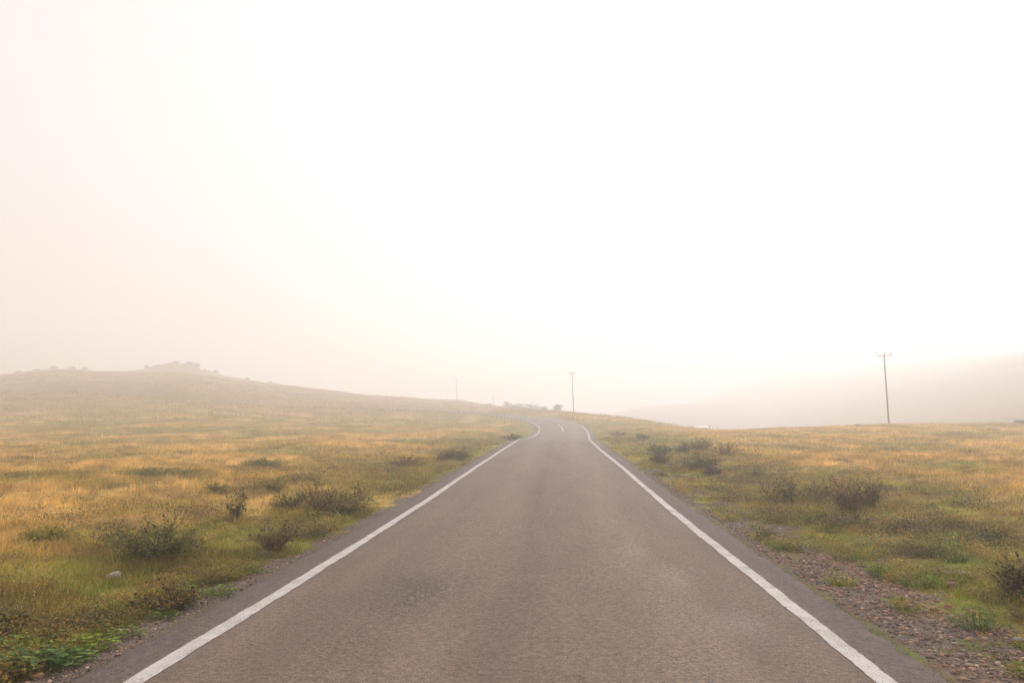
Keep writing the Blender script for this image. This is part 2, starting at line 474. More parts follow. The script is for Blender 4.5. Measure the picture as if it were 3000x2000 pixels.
base = mixn(n, base, (.42, .36, .31), mth(n, 'MULTIPLY', pick, .8))
n.links.new(base, p.inputs['Base Color'])
p.inputs['Roughness'].default_value = .85
bm_ = N(n, 'ShaderNodeBump', i_Strength=.9, i_Distance=.012)
n.links.new(mth(n, 'ADD', grain, mth(n, 'MULTIPLY', grain2, 1.5)), bm_.inputs['Height']); n.links.new(bm_.outputs[0], p.inputs['Normal'])

# paint
M_PAINT, n, p = new_mat('worn_white_paint')
g1 = noise(n, 60, 3, .7); g2 = noise(n, 3, 4, .6)
wear = ramp(n, mth(n, 'ADD', mth(n, 'MULTIPLY', g1, .8), mth(n, 'MULTIPLY', g2, .35)), [(.46, (1, 1, 1)), (.60, (0, 0, 0))])
c_ = mixn(n, (.50, .465, .44), (.58, .54, .51), g2)
n.links.new(mixn(n, c_, (.20, .17, .15), mth(n, 'MULTIPLY', wear.outputs[0], .8)), p.inputs['Base Color'])
p.inputs['Roughness'].default_value = .8
bm_ = N(n, 'ShaderNodeBump', i_Strength=.5, i_Distance=.008)
n.links.new(g1, bm_.inputs['Height']); n.links.new(bm_.outputs[0], p.inputs['Normal'])

def tint_mat(name, scale=20, var=.3, rough=.9, bump=.4):
    m, n, p = new_mat(name)
    at = N(n, 'ShaderNodeAttribute', attribute_name='tint')
    f = noise(n, scale, 4, .6)
    s = N(n, 'ShaderNodeVectorMath', operation='SCALE')
    n.links.new(at.outputs['Color'], s.inputs[0]); n.links.new(mth(n, 'MULTIPLY_ADD', f, var * 2, 1 - var), s.inputs['Scale'])
    n.links.new(s.outputs[0], p.inputs['Base Color'])
    p.inputs['Roughness'].default_value = rough
    b = N(n, 'ShaderNodeBump', i_Strength=bump, i_Distance=.01)
    n.links.new(f, b.inputs['Height']); n.links.new(b.outputs[0], p.inputs['Normal'])
    return m
M_STONE = tint_mat('stone', 40, .35)
M_STEM = tint_mat('dry_stem', 60, .25)
def flat_mat(name, c, c2, scale=6, rough=.8, metal=0, sc3=(1, 1, 1)):
    m, n, p = new_mat(name)
    mp = N(n, 'ShaderNodeMapping'); n.links.new(objco(n), mp.inputs[0]); mp.inputs['Scale'].default_value = sc3
    f = noise(n, scale, 5, .6, mp.outputs[0])
    n.links.new(mixn(n, c, c2, f), p.inputs['Base Color'])
    p.inputs['Roughness'].default_value = rough; p.inputs['Metallic'].default_value = metal
    b = N(n, 'ShaderNodeBump', i_Strength=.3, i_Distance=.01)
    n.links.new(f, b.inputs['Height']); n.links.new(b.outputs[0], p.inputs['Normal'])
    return m
M_WOOD = flat_mat('weathered_pole_wood', (.16, .105, .06), (.26, .18, .11), 12, .85, 0, (3, 3, .4))
M_STEEL = flat_mat('galvanised_steel', (.16, .16, .155), (.24, .235, .225), 8, .6)
M_PORC = flat_mat('grey_porcelain', (.12, .12, .115), (.17, .165, .16), 5, .35)
M_WIRE = flat_mat('aluminium_wire', (.22, .21, .20), (.28, .27, .26), 5, .6)
M_MUD = flat_mat('mud_wall', (.20, .13, .08), (.28, .19, .12), 4, .95)
M_TIN = flat_mat('corrugated_tin', (.40, .38, .36), (.50, .48, .45), 2, .5)

# ------------------------------------------------------------------ ground sheet (polar grid, finest in front of the camera)
rings = [0.6]
while rings[-1] < 1180: rings.append(rings[-1] * 1.0155 + .004)
rings = np.array(rings)
aa = np.concatenate([np.radians(np.arange(-180, -44, 2.0)), np.radians(np.arange(-44, 44, .14)), np.radians(np.arange(44, 180, 2.0))])
na, nr = len(aa), len(rings)
Rg, Ag = np.meshgrid(rings, aa, indexing='ij')
gx = (Rg * np.sin(Ag)).ravel(); gy = (Rg * np.cos(Ag)).ravel()
glat, gzr = road_q(gx, gy)
gzv = terrain(gx, gy, glat, gzr)
gc = veg_col(gx, gy, glat)
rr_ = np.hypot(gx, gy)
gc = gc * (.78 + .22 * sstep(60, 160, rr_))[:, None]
gmk = gravel_mask(gx, gy, glat)
GRAV = np.array((.16, .125, .10))
gc = mixc(gc, GRAV[None], gmk)
bare = sstep(.56, .64, fbm(gx / 1.1, gy / 1.1, 91)) * sstep(12, 5, np.abs(glat)) * (glat > 0) * sstep(24, 12, rr_) * .8
gc = mixc(gc, np.array((.19, .125, .085))[None], bare)
idx = np.arange(nr * na).reshape(nr, na)
nxt = np.roll(idx, -1, axis=1)
faces = np.stack([idx[:-1], idx[1:], nxt[1:], nxt[:-1]], -1).reshape(-1, 4)
V = np.stack([gx, gy, gzv], 1)
# centre cap
V = np.vstack([V, [[0, 0, float(gzv[:na].mean())]]])
gc = np.vstack([gc, gc[:1]])
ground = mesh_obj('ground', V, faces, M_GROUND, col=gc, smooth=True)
tag(ground, kind='structure')

# ------------------------------------------------------------------ road
NRM = np.stack([TAN[:, 1], -TAN[:, 0]], 1)      # to the right
def strip(name, lats_fn, mat, dz, s0=-40, s1=330, thick=False, crown=.05):
    m = (STA >= s0) & (STA <= s1)
    c = CL[m]; nn = NRM[m]; s = STA[m]
    # refine near part
    q = np.concatenate([np.arange(s[0], min(60, s[-1]), .08) if s[0] < 60 else [], np.arange(max(60, s[0]), s[-1], .4)])
    cx_ = np.interp(q, s, c[:, 0]); cy_ = np.interp(q, s, c[:, 1]); cz_ = np.interp(q, s, c[:, 2])
    nx_ = np.interp(q, s, nn[:, 0]); ny_ = np.interp(q, s, nn[:, 1])
    L = lats_fn(q)                       # (len q, k) lateral offsets
    k_ = L.shape[1]
    X = cx_[:, None] + nx_[:, None] * L; Yy = cy_[:, None] + ny_[:, None] * L
    Z = cz_[:, None] + crown * (1 - (np.abs(L) / EDGE) ** 2) - crown + dz
    V = np.stack([X, Yy, Z], -1).reshape(-1, 3)
    i = np.arange(len(q) * k_).reshape(len(q), k_)
    f = np.stack([i[:-1, :-1], i[:-1, 1:], i[1:, 1:], i[1:, :-1]], -1).reshape(-1, 4)
    col = np.zeros((len(V), 3)); col[:, 0] = (L.ravel() + 5) / 10; col[:, 1] = np.repeat(q, k_) / 400 + .2
    return V, f, col
def road_l(q):
    inner = np.linspace(-3.3, 3.3, 17)
    L = np.repeat(inner[None], len(q), 0)
    el = EDGE + .20 * (fbm(q / .9, q * 0, 81) - .5) * 2 + .11 * (vnoise(q / .14, q * 0, 83) - .5) * 2
    er = EDGE + .20 * (fbm(q / .9, q * 0 + 7, 85) - .5) * 2 + .11 * (vnoise(q / .14, q * 0 + 7, 87) - .5) * 2
    return np.concatenate([-(el + .05)[:, None], -el[:, None], L, er[:, None], (er + .05)[:, None]], 1)
V, f, c3 = strip('road', road_l, M_ASPH, .02)
k_ = 21
V = V.reshape(-1, k_, 3); V[:, 0, 2] -= .09; V[:, -1, 2] -= .09; V = V.reshape(-1, 3)
road = mesh_obj('road', V, f, M_ASPH, col=c3, smooth=True)
tag(road, kind='structure')
def edge_line(sgn, seed, name, s0, s1, c0=HALF, wd=.084):
    def fn(q):
        w1 = wd + .014 * (fbm(q / .45, q * 0, seed, 3) - .5) * 2 + .014 * (vnoise(q / .07, q * 0, seed + 1) - .5)
        w2 = wd + .014 * (fbm(q / .45, q * 0 + 3, seed + 2, 3) - .5) * 2 + .014 * (vnoise(q / .07, q * 0 + 3, seed + 3) - .5)
        wob = .018 * (fbm(q / 2.5, q * 0, seed + 5) - .5) * 2
        return np.stack([sgn * c0 + wob - w1, sgn * c0 + wob * 1.0, sgn * c0 + wob + w2], 1)
    V, f, c3 = strip(name, fn, M_PAINT, .026 if s1 < 400 else .026, s0, s1)
    o = mesh_obj(name, V, f, M_PAINT, smooth=True)
    return tag(o, kind='structure')
tag(edge_line(-1, 100, 'road_edge_line', -30, 320), 'white painted edge line on the left side of the road')
tag(edge_line(1, 120, 'road_edge_line', -30, 320), 'white painted edge line on the right side of the road')
tag(edge_line(1, 140, 'road_centre_dash', 95, 112, 0.0, .085), 'short white centre dash in the far bend of the road')

# ------------------------------------------------------------------ grass
def scatter(r0, r1, dens, azr=(-43, 40)):
    a0, a1 = math.radians(azr[0]), math.radians(azr[1])
    n_ = int(.5 * (a1 - a0) * (r1 ** 2 - r0 ** 2) * dens)
    r = np.sqrt(rng.uniform(r0 ** 2, r1 ** 2, n_)); a = rng.uniform(a0, a1, n_)
    return r * np.sin(a), r * np.cos(a)
BV = []; BF = []; BC = []; bo = 0
def blades(x, y, per, rad, hd, hg, wdt, seg):
    """x,y tuft centres -> blades. hd/hg height of dry/green grass"""
    global bo
    lat, zr = road_q(x, y)
    ok = np.abs(lat) > EDGE - .12 + .5 * (fbm(x / .5, y / .9, 75) - .35)
    gmk = gravel_mask(x, y, lat)
    # little tufts are left in a band between asphalt and gravel on the right
    band = 0
    isl = (fbm(x / .45, y / .45, 79) > .64) * .5 * (lat > 4.0)
    ok &= rng.uniform(size=len(x)) > np.clip(gmk - band - isl, 0, 1) * 1.03
    rr0 = np.hypot(x, y)
    bare = sstep(.56, .64, fbm(x / 1.1, y / 1.1, 91)) * sstep(12, 5, np.abs(lat)) * (lat > 0) * sstep(24, 12, rr0)
    ok &= rng.uniform(size=len(x)) > bare * .8
    x, y, lat, zr = x[ok], y[ok], lat[ok], zr[ok]
    z = terrain(x, y, lat, zr)
    g = greenness(x, y, lat)
    nt_ = len(x)
    c = veg_col(x, y, lat, rng.normal(0, .24, nt_))
    hh = hd * (1 - g) + hg * g
    hh = hh * np.clip(.2 + 1.6 * fbm(x / .6, y / .6, 95), .3, 2) * rng.uniform(.7, 1.25, nt_)
    # mown-looking short turf right beside the road
    hh *= .5 + .5 * sstep(.2, 1.6, np.abs(lat) - EDGE)
    for sx_, sy_, sr_, sh_ in SHR:
        b_ = np.exp(-(((x - sx_) ** 2 + (y - sy_) ** 2) / (sr_ * 1.25) ** 2) ** 1.5)
        hh = hh + b_ * sh_ * .25 * rng.uniform(.3, 1.1, nt_)
        c = mixc(c, OLIVE[None] * .62, b_ * .5 * rng.uniform(0, 1, nt_))
    c = c * rng.uniform(.72, 1.25, (nt_, 1))
    rep = lambda v: np.repeat(v, per, axis=0)
    m = nt_ * per
    th = rng.uniform(0, 2 * math.pi, m)
    rd = rad * np.sqrt(rng.uniform(0, 1, m))
    bx = rep(x) + rd * np.cos(th); by = rep(y) + rd * np.sin(th); bz = rep(z) - .015
    h = rep(hh) * rng.uniform(.5, 1.2, m)
    lean = rng.uniform(.1, .65, m) * h
    lx = lean * np.cos(th) + .06 * h; ly = lean * np.sin(th)
    # blade width across, half of them roughly facing the road
    ph = rng.uniform(0, math.pi, m)
    wx, wy = np.cos(ph) * wdt * .5 * rng.uniform(.6, 1.4, m), np.sin(ph) * wdt * .5
    cc_ = rep(c) * rng.uniform(.8, 1.2, (m, 1))
    straw = rng.uniform(size=m) < .12
    cc_[straw] = cc_[straw] * .4 + STRAW * .6
    if seg == 2:
        P0 = np.stack([bx - wx, by - wy, bz], 1); P1 = np.stack([bx + wx, by + wy, bz], 1)
        P2 = np.stack([bx - wx * .8 + lx * .35, by - wy * .8 + ly * .35, bz + h * .6], 1); P3 = np.stack([bx + wx * .8 + lx * .35, by + wy * .8 + ly * .35, bz + h * .6], 1)
        P4 = np.stack([bx + lx, by + ly, bz + h], 1)
        V = np.stack([P0, P1, P2, P3, P4], 1).reshape(-1, 3); k = 5
        f = np.array([[0, 1, 3], [0, 3, 2], [2, 3, 4]])
    else:
        P0 = np.stack([bx - wx, by - wy, bz], 1); P1 = np.stack([bx + wx, by + wy, bz], 1)
        P4 = np.stack([bx + lx, by + ly, bz + h], 1)
        V = np.stack([P0, P1, P4], 1).reshape(-1, 3); k = 3
        f = np.array([[0, 1, 2]])
    FF = (np.arange(m)[:, None, None] * k + f[None]).reshape(-1, 3) + bo
    BV.append(V); BF.append(FF); BC.append(np.repeat(cc_, k, axis=0)); bo += len(V)

SHR = []

# ------------------------------------------------------------------ gravel
def ico():
    t = (1 + 5 ** .5) / 2
    v = np.array([(-1, t, 0), (1, t, 0), (-1, -t, 0), (1, -t, 0), (0, -1, t), (0, 1, t), (0, -1, -t), (0, 1, -t), (t, 0, -1), (t, 0, 1), (-t, 0, -1), (-t, 0, 1)], float)
    v /= np.linalg.norm(v[0])
    f = np.array([(0, 11, 5), (0, 5, 1), (0, 1, 7), (0, 7, 10), (0, 10, 11), (1, 5, 9), (5, 11, 4), (11, 10, 2), (10, 7, 6), (7, 1, 8), (3, 9, 4), (3, 4, 2), (3, 2, 6), (3, 6, 8), (3, 8, 9), (4, 9, 5), (2, 4, 11), (6, 2, 10), (8, 6, 7), (9, 8, 1)])
    return v, f
IV, IF = ico()
def pebbles(q_lo, q_hi, lat_lo, lat_hi, n_, smin, smax):
    q = rng.uniform(q_lo, q_hi, n_); l = rng.uniform(lat_lo, lat_hi, n_)
    x = np.interp(q, STA, CL[:, 0]) + np.interp(q, STA, NRM[:, 0]) * l
    y = np.interp(q, STA, CL[:, 1]) + np.interp(q, STA, NRM[:, 1]) * l
    g = gravel_mask(x, y, l)
    ok = rng.uniform(size=n_) < g * 1.1 + .01
    x, y, l = x[ok], y[ok], l[ok]
    z = terrain(x, y)
    m = len(x)
    s = smin + (smax - smin) * rng.uniform(size=m) ** 3.2
    sc3 = np.stack([s * rng.uniform(.8, 1.5, m), s * rng.uniform(.7, 1.2, m), s * rng.uniform(.4, .8, m)], 1)
    a = rng.uniform(0, 6.28, m); ca, sa = np.cos(a)[:, None], np.sin(a)[:, None]
    base = IV[None] * rng.uniform(.7, 1.25, (m, 12, 1)) * sc3[:, None]
    X = base[..., 0] * ca - base[..., 1] * sa + x[:, None]; Yy = base[..., 0] * sa + base[..., 1] * ca + y[:, None]
    Z = base[..., 2] + z[:, None] + sc3[:, 2:3] * .35
    pal = np.array([(.13, .105, .092), (.10, .082, .072), (.18, .15, .13), (.235, .165, .115), (.25, .19, .14), (.36, .31, .27), (.075, .062, .055)])
    pr = np.array([.25, .22, .14, .17 , .10, .04, .08])
    pick = rng.choice(len(pal), m, p=pr)
    big = s > smin + .3 * (smax - smin)
    pick = np.where(big & (rng.uniform(size=m) < .45) & (l > 4.3), 3, pick)
    c = pal[pick] * np.array((1.55, 1.33, 1.2)) * rng.uniform(.75, 1.25, (m, 1))
    FF = (np.arange(m)[:, None, None] * 12 + IF[None]).reshape(-1, 3)
    return np.stack([X, Yy, Z], -1).reshape(-1, 3), FF, np.repeat(c, 12, axis=0)
parts = [pebbles(3, 13, 3.5, 5.4, 19000, .005, .027), pebbles(13, 32, 3.5, 5.2, 10000, .008, .026), pebbles(3, 14, -4.15, -3.45, 7000, .005, .019),
         pebbles(14, 45, -4.1, -3.45, 3000, .008, .018), pebbles(32, 60, 3.5, 3.9, 800, .012, .025)]
o_ = 0; Vs = []; Fs = []; Cs = []
for v_, f_, c_ in parts:
    Vs.append(v_); Fs.append(f_ + o_); Cs.append(c_); o_ += len(v_)
gravel = mesh_obj('gravel', np.concatenate(Vs), np.concatenate(Fs), M_STONE, col=np.concatenate(Cs))
tag(gravel, 'loose grey and tan gravel along the broken asphalt edges', 'gravel', kind='stuff')

# ------------------------------------------------------------------ plants
def tube_path(pts, r0, r1, sides=4):
    pts = np.array(pts, float); n_ = len(pts)
    V = []; Fc = []
    for i, p_ in enumerate(pts):
        d = pts[min(i + 1, n_ - 1)] - pts[max(i - 1, 0)]
        d /= np.linalg.norm(d) + 1e-9
        a = np.cross(d, (0.3, .9, .1)); a /= np.linalg.norm(a) + 1e-9; b = np.cross(d, a)
        r = r0 + (r1 - r0) * i / (n_ - 1)
        for k in range(sides):
            t = 2 * math.pi * k / sides
            V.append(p_ + r * (math.cos(t) * a + math.sin(t) * b))
    for i in range(n_ - 1):
        for k in range(sides):
            k2 = (k + 1) % sides
            Fc.append((i * sides + k, i * sides + k2, (i + 1) * sides + k2, (i + 1) * sides + k))
    return V, Fc
class MB:
    def __init__(s): s.v = []; s.f = []; s.c = []
    def add(s, V, Fc, c):
        o = len(s.v); s.v += [tuple(map(float, v)) for v in V]; s.f += [tuple(i + o for i in f) for f in Fc]
        if np.ndim(c) == 1: s.c += [tuple(c)] * len(V)
        else: s.c += [tuple(q) for q in c]
    def build(s, name, mat, parent=None, smooth=False):
        return mesh_obj(name, np.array(s.v), s.f, mat, parent, np.array(s.c), smooth)
def leaf(mb, base, d, up, L, W, c, lobes=False, R=random):
    d = np.array(d, float); d /= np.linalg.norm(d) + 1e-9
    s = np.cross(d, up); s /= np.linalg.norm(s) + 1e-9
    nrm = np.cross(s, d)
    if lobes:      # rounded leaf with five lobes on a cupped disc
        cen = base + d * L * .45
        V = [cen - nrm * L * .06]; K = 15
        for k in range(K):
            t = 2 * math.pi * k / K
            r = .5 * (1 + .22 * math.cos(5 * t)) * (1 if k else .6)
            V.append(cen - d * math.cos(t) * L * r + s * math.sin(t) * W * r + nrm * L * .10 * R.uniform(.2, 1))
        Fc = [(0, 1 + k, 1 + (k + 1) % K) for k in range(K)]
        mb.add(V, Fc, c)
    else:          # lance-shaped, folded along the midrib, drooping tip
        V = [base, base + d * L * .35 + s * W * .5 + nrm * L * .05, base + d * L * .35 - s * W * .5 + nrm * L * .05, base + d * L * .4 - nrm * L * .02,
             base + d * L * .75 + s * W * .33 - nrm * L * .02, base + d * L * .75 - s * W * .33 - nrm * L * .02, base + d * L - nrm * L * .18]
        mb.add(V, [(0, 3, 1), (0, 2, 3), (1, 3, 4), (2, 5, 3), (3, 6, 4), (3, 5, 6)], c)
HEADM = {}
def shrub(px, py, wpx, hpx, kind, label, group=None, name='weed', cat='weed', seed=0, dens=1.0, pos=None):
    """px,py base pixel; wpx/hpx its width and height in photo pixels"""
    R = random.Random(seed * 77 + 5)
    if pos: x, y, t = pos[0], pos[1], math.hypot(*pos[:2]); z = gz(x, y)
    else: x, y, z, t = ray_ground(px, py)
    D = t
    rad = wpx / F * D / 2 * 1.3; h = hpx / F * D * .95
    root = empty(name, (x, y, z - .02), R.uniform(0, 6.28))
    tag(root, label, cat, group)
    SHR.append((x, y, max(rad, .2), h))
    K = {'thistle': dict(leaf=(.115, .13, .032), leaf2=(.27, .26, .05), stem=(.12, .10, .045), head=(.085, .050, .028), ll=.085, lw=.026, heads=1.0, low=.55),
         'dark':    dict(leaf=(.15, .125, .024), leaf2=(.34, .27, .045), stem=(.08, .060, .035), head=(.06, .038, .022), ll=.05, lw=.018, heads=.5, low=.9),
         'brown':   dict(leaf=(.17, .105, .03), leaf2=(.34, .225, .05), stem=(.13, .085, .045), head=(.075, .042, .024), ll=.040, lw=.014, heads=1.4, low=.7),
         'green':   dict(leaf=(.12, .145, .030), leaf2=(.18, .19, .04), stem=(.13, .12, .035), head=(.20, .15, .03), ll=.06, lw=.025, heads=.2, low=.8),
         'rust':    dict(leaf=(.105, .060, .040), leaf2=(.16, .095, .055), stem=(.10, .06, .04), head=(.09, .05, .035), ll=.04, lw=.016, heads=.6, low=1.0),
         'yellow':  dict(leaf=(.24, .26, .03), leaf2=(.32, .26, .035), stem=(.17, .17, .04), head=(.40, .26, .03), ll=.07, lw=.025, heads=.5, low=.6)}[kind]
    far = max(1.0, D / 22)
    ns = max(7, int((20 + 22 * rad / .5) * dens / far ** .3))
    st, lf = MB(), MB(); heads = []
    up = np.array((0, 0, 1.0))
    for i in range(ns):
        a = R.uniform(0, 6.28); q = R.uniform(0, 1) ** .6
        b0 = np.array((math.cos(a), math.sin(a), 0)) * rad * .35 * R.uniform(0, 1)
        tip = np.array((math.cos(a) * rad * q, math.sin(a) * rad * q, h * (1.0 - .5 * q ** 2) * R.uniform(.3, 1.05) ** .8))
        mid = b0 * .6 + (tip - b0) * .5 + np.array((R.uniform(-.1, .1) * rad, R.uniform(-.1, .1) * rad, .12 * h))
        pts = [b0, (b0 + mid) / 2 + np.array((0, 0, .04 * h)), mid, (mid + tip) / 2 + np.array((0, 0, .05 * h)), tip]
        V, Fc = tube_path(pts, .005 * far ** .7, .0025 * far ** .8, 3)
        st.add(V, Fc, np.array(K['stem']) * R.uniform(.7, 1.3))
        ends = [tip]
        P_ = np.array(pts)
        for b in range(R.choice((2, 3, 4))):
            u = R.uniform(.35, .95) * 4; i0 = min(int(u), 3); o = P_[i0] + (P_[i0 + 1] - P_[i0]) * (u - i0)
            aa_ = a + R.uniform(-1.6, 1.6)
            L = h * R.uniform(.12, .32)
            e = o + np.array((math.cos(aa_) * L * .7, math.sin(aa_) * L * .7, L * R.uniform(.4, 1.0)))
            V, Fc = tube_path([o, (o + e) / 2 - np.array((0, 0, .02 * h)), e], .003 * far ** .7, .002 * far ** .8, 3)
            st.add(V, Fc, np.array(K['stem']) * R.uniform(.7, 1.3))
            ends.append(e)
            for q_ in range(3):
                t_ = R.uniform(.1, 1)
                p0 = o + (e - o) * t_
                dd = np.array((R.uniform(-1, 1), R.uniform(-1, 1), R.uniform(-.1, .7)))
                c = np.array(K['leaf']) * (1 - t_) + np.array(K['leaf2']) * t_
                leaf(lf, p0, dd, up, K['ll'] * far ** .75 * R.uniform(.5, 1.1), K['lw'] * far ** .75 * R.uniform(.8, 1.3), c * R.uniform(.7, 1.35))
        nl = int(30 * dens)
        for q_ in range(nl):
            u = (R.uniform(0, 1) ** (1 / K['low'])) * 4 if R.random() < .5 else R.uniform(0, 2.2)
            i0 = min(int(u), 3); o = P_[i0] + (P_[i0 + 1] - P_[i0]) * (u - i0)
            o = o + np.array((R.uniform(-1, 1), R.uniform(-1, 1), R.uniform(-.3, .6))) * .05 * h
            dd = np.array((R.uniform(-1, 1), R.uniform(-1, 1), R.uniform(-.2, .6)))
            c = np.array(K['leaf']) if R.random() < .6 else np.array(K['leaf2'])
            leaf(lf, o, dd, up, K['ll'] * far ** .75 * R.uniform(.5, 1.3), K['lw'] * far ** .75 * R.uniform(.8, 1.4), c * R.uniform(.65, 1.35))
        for e in ends:
            if R.random() < K['heads'] * .55:
                r = .014 * far ** .85 * R.uniform(.7, 1.4)
                heads.append((tuple(e), r))
    st.build('stem', M_STEM, root); lf.build('foliage', M_LEAF, root)
    if kind not in HEADM:
        HEADM[kind] = mesh_obj('seed_head', IV * np.array((1, 1, 1.15)), IF, M_STEM, col=np.tile(np.array(K['head']), (12, 1)))
        bpy.data.objects.remove(HEADM[kind]); HEADM[kind] = bpy.data.meshes[[m.name for m in bpy.data.meshes if m.name.startswith('seed_head')][-1]]
    for e, r in heads[:45]:
        o = bpy.data.objects.new('seed_head', HEADM[kind]); COL.objects.link(o); o.parent = root; o.location = e; o.scale = (r, r, r)
    return root

WL = 'weeds on the left verge'; WR = 'weeds on the right verge'
shrub(455, 1655, 250, 150, 'thistle', 'broad grey-green thistle with dark seed heads, alone left of the leftmost pale stone', WL, 'thistle', 'thistle', 1, 1.3)
shrub(470, 1640, 215, 60, 'dark', 'dark low growth under the broad grey-green thistle', WL, 'weed', 'weed', 2, 1.3)
shrub(985, 1520, 150, 95, 'dark', 'dense dark green shrub at the asphalt edge beside the tall twiggy weed', WL, 'shrub', 'shrub', 3, 1.9)
shrub(925, 1520, 110, 135, 'brown', 'tall twiggy brown weed dotted with seed heads, left of the dense dark shrub', WL, 'weed', 'weed', 4, .9)
shrub(850, 1500, 120, 70, 'thistle', 'grey-green weed behind the yellow-green leafy plant', WL, 'weed', 'weed', 5)
shrub(1060, 1500, 100, 95, 'brown', 'thin brown weed with seed heads, right of the dense dark shrub', WL, 'weed', 'weed', 6, .5)
shrub(800, 1620, 130, 105, 'brown', 'brown bushy weed near the asphalt, below the yellow-green leafy plant', WL, 'weed', 'weed', 7, 1.3)
shrub(505, 1790, 170, 100, 'brown', 'dark brown weed clump at the asphalt edge beside the bright green mallow', WL, 'weed', 'weed', 9, 1.3)
shrub(420, 1790, 120, 60, 'dark', 'low dark weed left of the brown clump at the asphalt edge', WL, 'weed', 'weed', 10)
shrub(1335, 1350, 95, 42, 'dark', 'dark rounded shrub near the left line where the road starts to bend', WL, 'shrub', 'shrub', 11, 1.8)
shrub(1195, 1372, 110, 40, 'brown', 'low brownish shrub left of the dark rounded shrub near the bend', WL, 'shrub', 'shrub', 12, 1.1)
shrub(775, 1370, 120, 32, 'green', 'wide flat green weed patch out in the dry left field', WL, 'weed', 'weed', 14)
shrub(460, 1395, 200, 30, 'green', 'long green weed patch in the middle of the left field', WL, 'weed', 'weed', 16)
shrub(145, 1590, 140, 60, 'yellow', 'yellow-green weed at the left picture border among dry grass', WL, 'weed', 'weed', 17, .9)
shrub(800, 1440, 90, 55, 'yellow', 'yellow-green bush in dry grass behind the tall twiggy weed', WL, 'weed', 'weed', 18, .9)
shrub(640, 1445, 80, 42, 'yellow', 'pale yellow-green weed in dry grass, left of another such bush', WL, 'weed', 'weed', 19, .8)
shrub(690, 1530, 60, 95, 'thistle', 'slender upright thistle right of the broad thistle', WL, 'thistle', 'thistle', 21, .6)
shrub(1500, 1288, 60, 20, 'dark', 'dark low bush where the left line meets the rise', WL, 'shrub', 'shrub', 22)
shrub(20, 1850, 110, 60, 'dark', 'dark weed in the bottom left corner behind the mallow', WL, 'weed', 'weed', 23)
shrub(1300, 1352, 40, 26, 'brown', 'brown tuft touching the dark rounded shrub near the bend', WL, 'weed', 'weed', 24)

shrub(1930, 1365, 70, 48, 'dark', 'dark shrub leftmost of the row on the right verge', WR, 'shrub', 'shrub', 31, 1.4)
shrub(1935, 1335, 70, 36, 'thistle', 'grey-green thistle right behind the leftmost dark shrub', WR, 'thistle', 'thistle', 32)
shrub(2000, 1330, 60, 36, 'green', 'green leafy bush behind the shrub row on the right verge', WR, 'shrub', 'shrub', 33)
shrub(2055, 1325, 80, 44, 'dark', 'dark bushy shrub with seed heads at the back of the right shrub row', WR, 'shrub', 'shrub', 34, 1.3)
shrub(2125, 1335, 90, 46, 'brown', 'thin twiggy weed with dark heads right of the right shrub row', WR, 'weed', 'weed', 35, .9)
shrub(2055, 1378, 125, 58, 'dark', 'wide dark shrub in front of the shrub row, beside the purplish dome', WR, 'shrub', 'shrub', 36, 1.6)
shrub(2090, 1393, 55, 30, 'rust', 'small purplish brown dome-shaped plant in front of the wide dark shrub', WR, 'weed', 'weed', 37, 1.8)
shrub(1880, 1290, 50, 22, 'thistle', 'small far shrub on the right verge near the bend', WR, 'shrub', 'shrub', 38)
shrub(1812, 1280, 50, 20, 'brown', 'farthest small brownish shrub beside the right line at the bend', WR, 'shrub', 'shrub', 39)
shrub(2265, 1490, 70, 85, 'brown', 'upright brown weed left of the dark thistle on the right verge', WR, 'weed', 'weed', 40, .8)
shrub(2310, 1475, 65, 80, 'dark', 'dark thistle on the right verge left of the big brown bush', WR, 'thistle', 'thistle', 41, 1.1)
shrub(2390, 1475, 90, 72, 'brown', 'brown stalky weed between the dark thistle and the big brown bush', WR, 'weed', 'weed', 42, 1.0)
shrub(2488, 1505, 110, 125, 'brown', 'left half of the big brown bush, tallest growth on the right verge', WR, 'shrub', 'shrub', 43, 1.7)
shrub(2550, 1490, 95, 105, 'dark', 'dark half of the big bush on the right verge, with dense round seed heads', WR, 'shrub', 'shrub', 44, 1.3)
shrub(2490, 1540, 150, 45, 'dark', 'low dark weeds at the foot of the big brown bush', WR, 'weed', 'weed', 45)
shrub(2640, 1560, 100, 45, 'brown', 'low brown weed lying right of the big brown bush', WR, 'weed', 'weed', 46)
shrub(2985, 1760, 120, 150, 'dark', 'dark bush cut off by the right picture border', WR, 'shrub', 'shrub', 47, 1.8)
shrub(2800, 1545, 90, 28, 'green', 'flat bright green weed far right in the field', WR, 'weed', 'weed', 48)
shrub(2890, 1580, 90, 40, 'dark', 'low dark weed in the field above the bush at the right border', WR, 'weed', 'weed', 49)
shrub(2385, 1530, 120, 50, 'yellow', 'yellowish weed at the gravel edge below the stalky brown weeds', WR, 'weed', 'weed', 50, .8)
shrub(2210, 1400, 60, 30, 'green', 'small green plant between the right shrub row and the brown weeds', WR, 'weed', 'weed', 51)

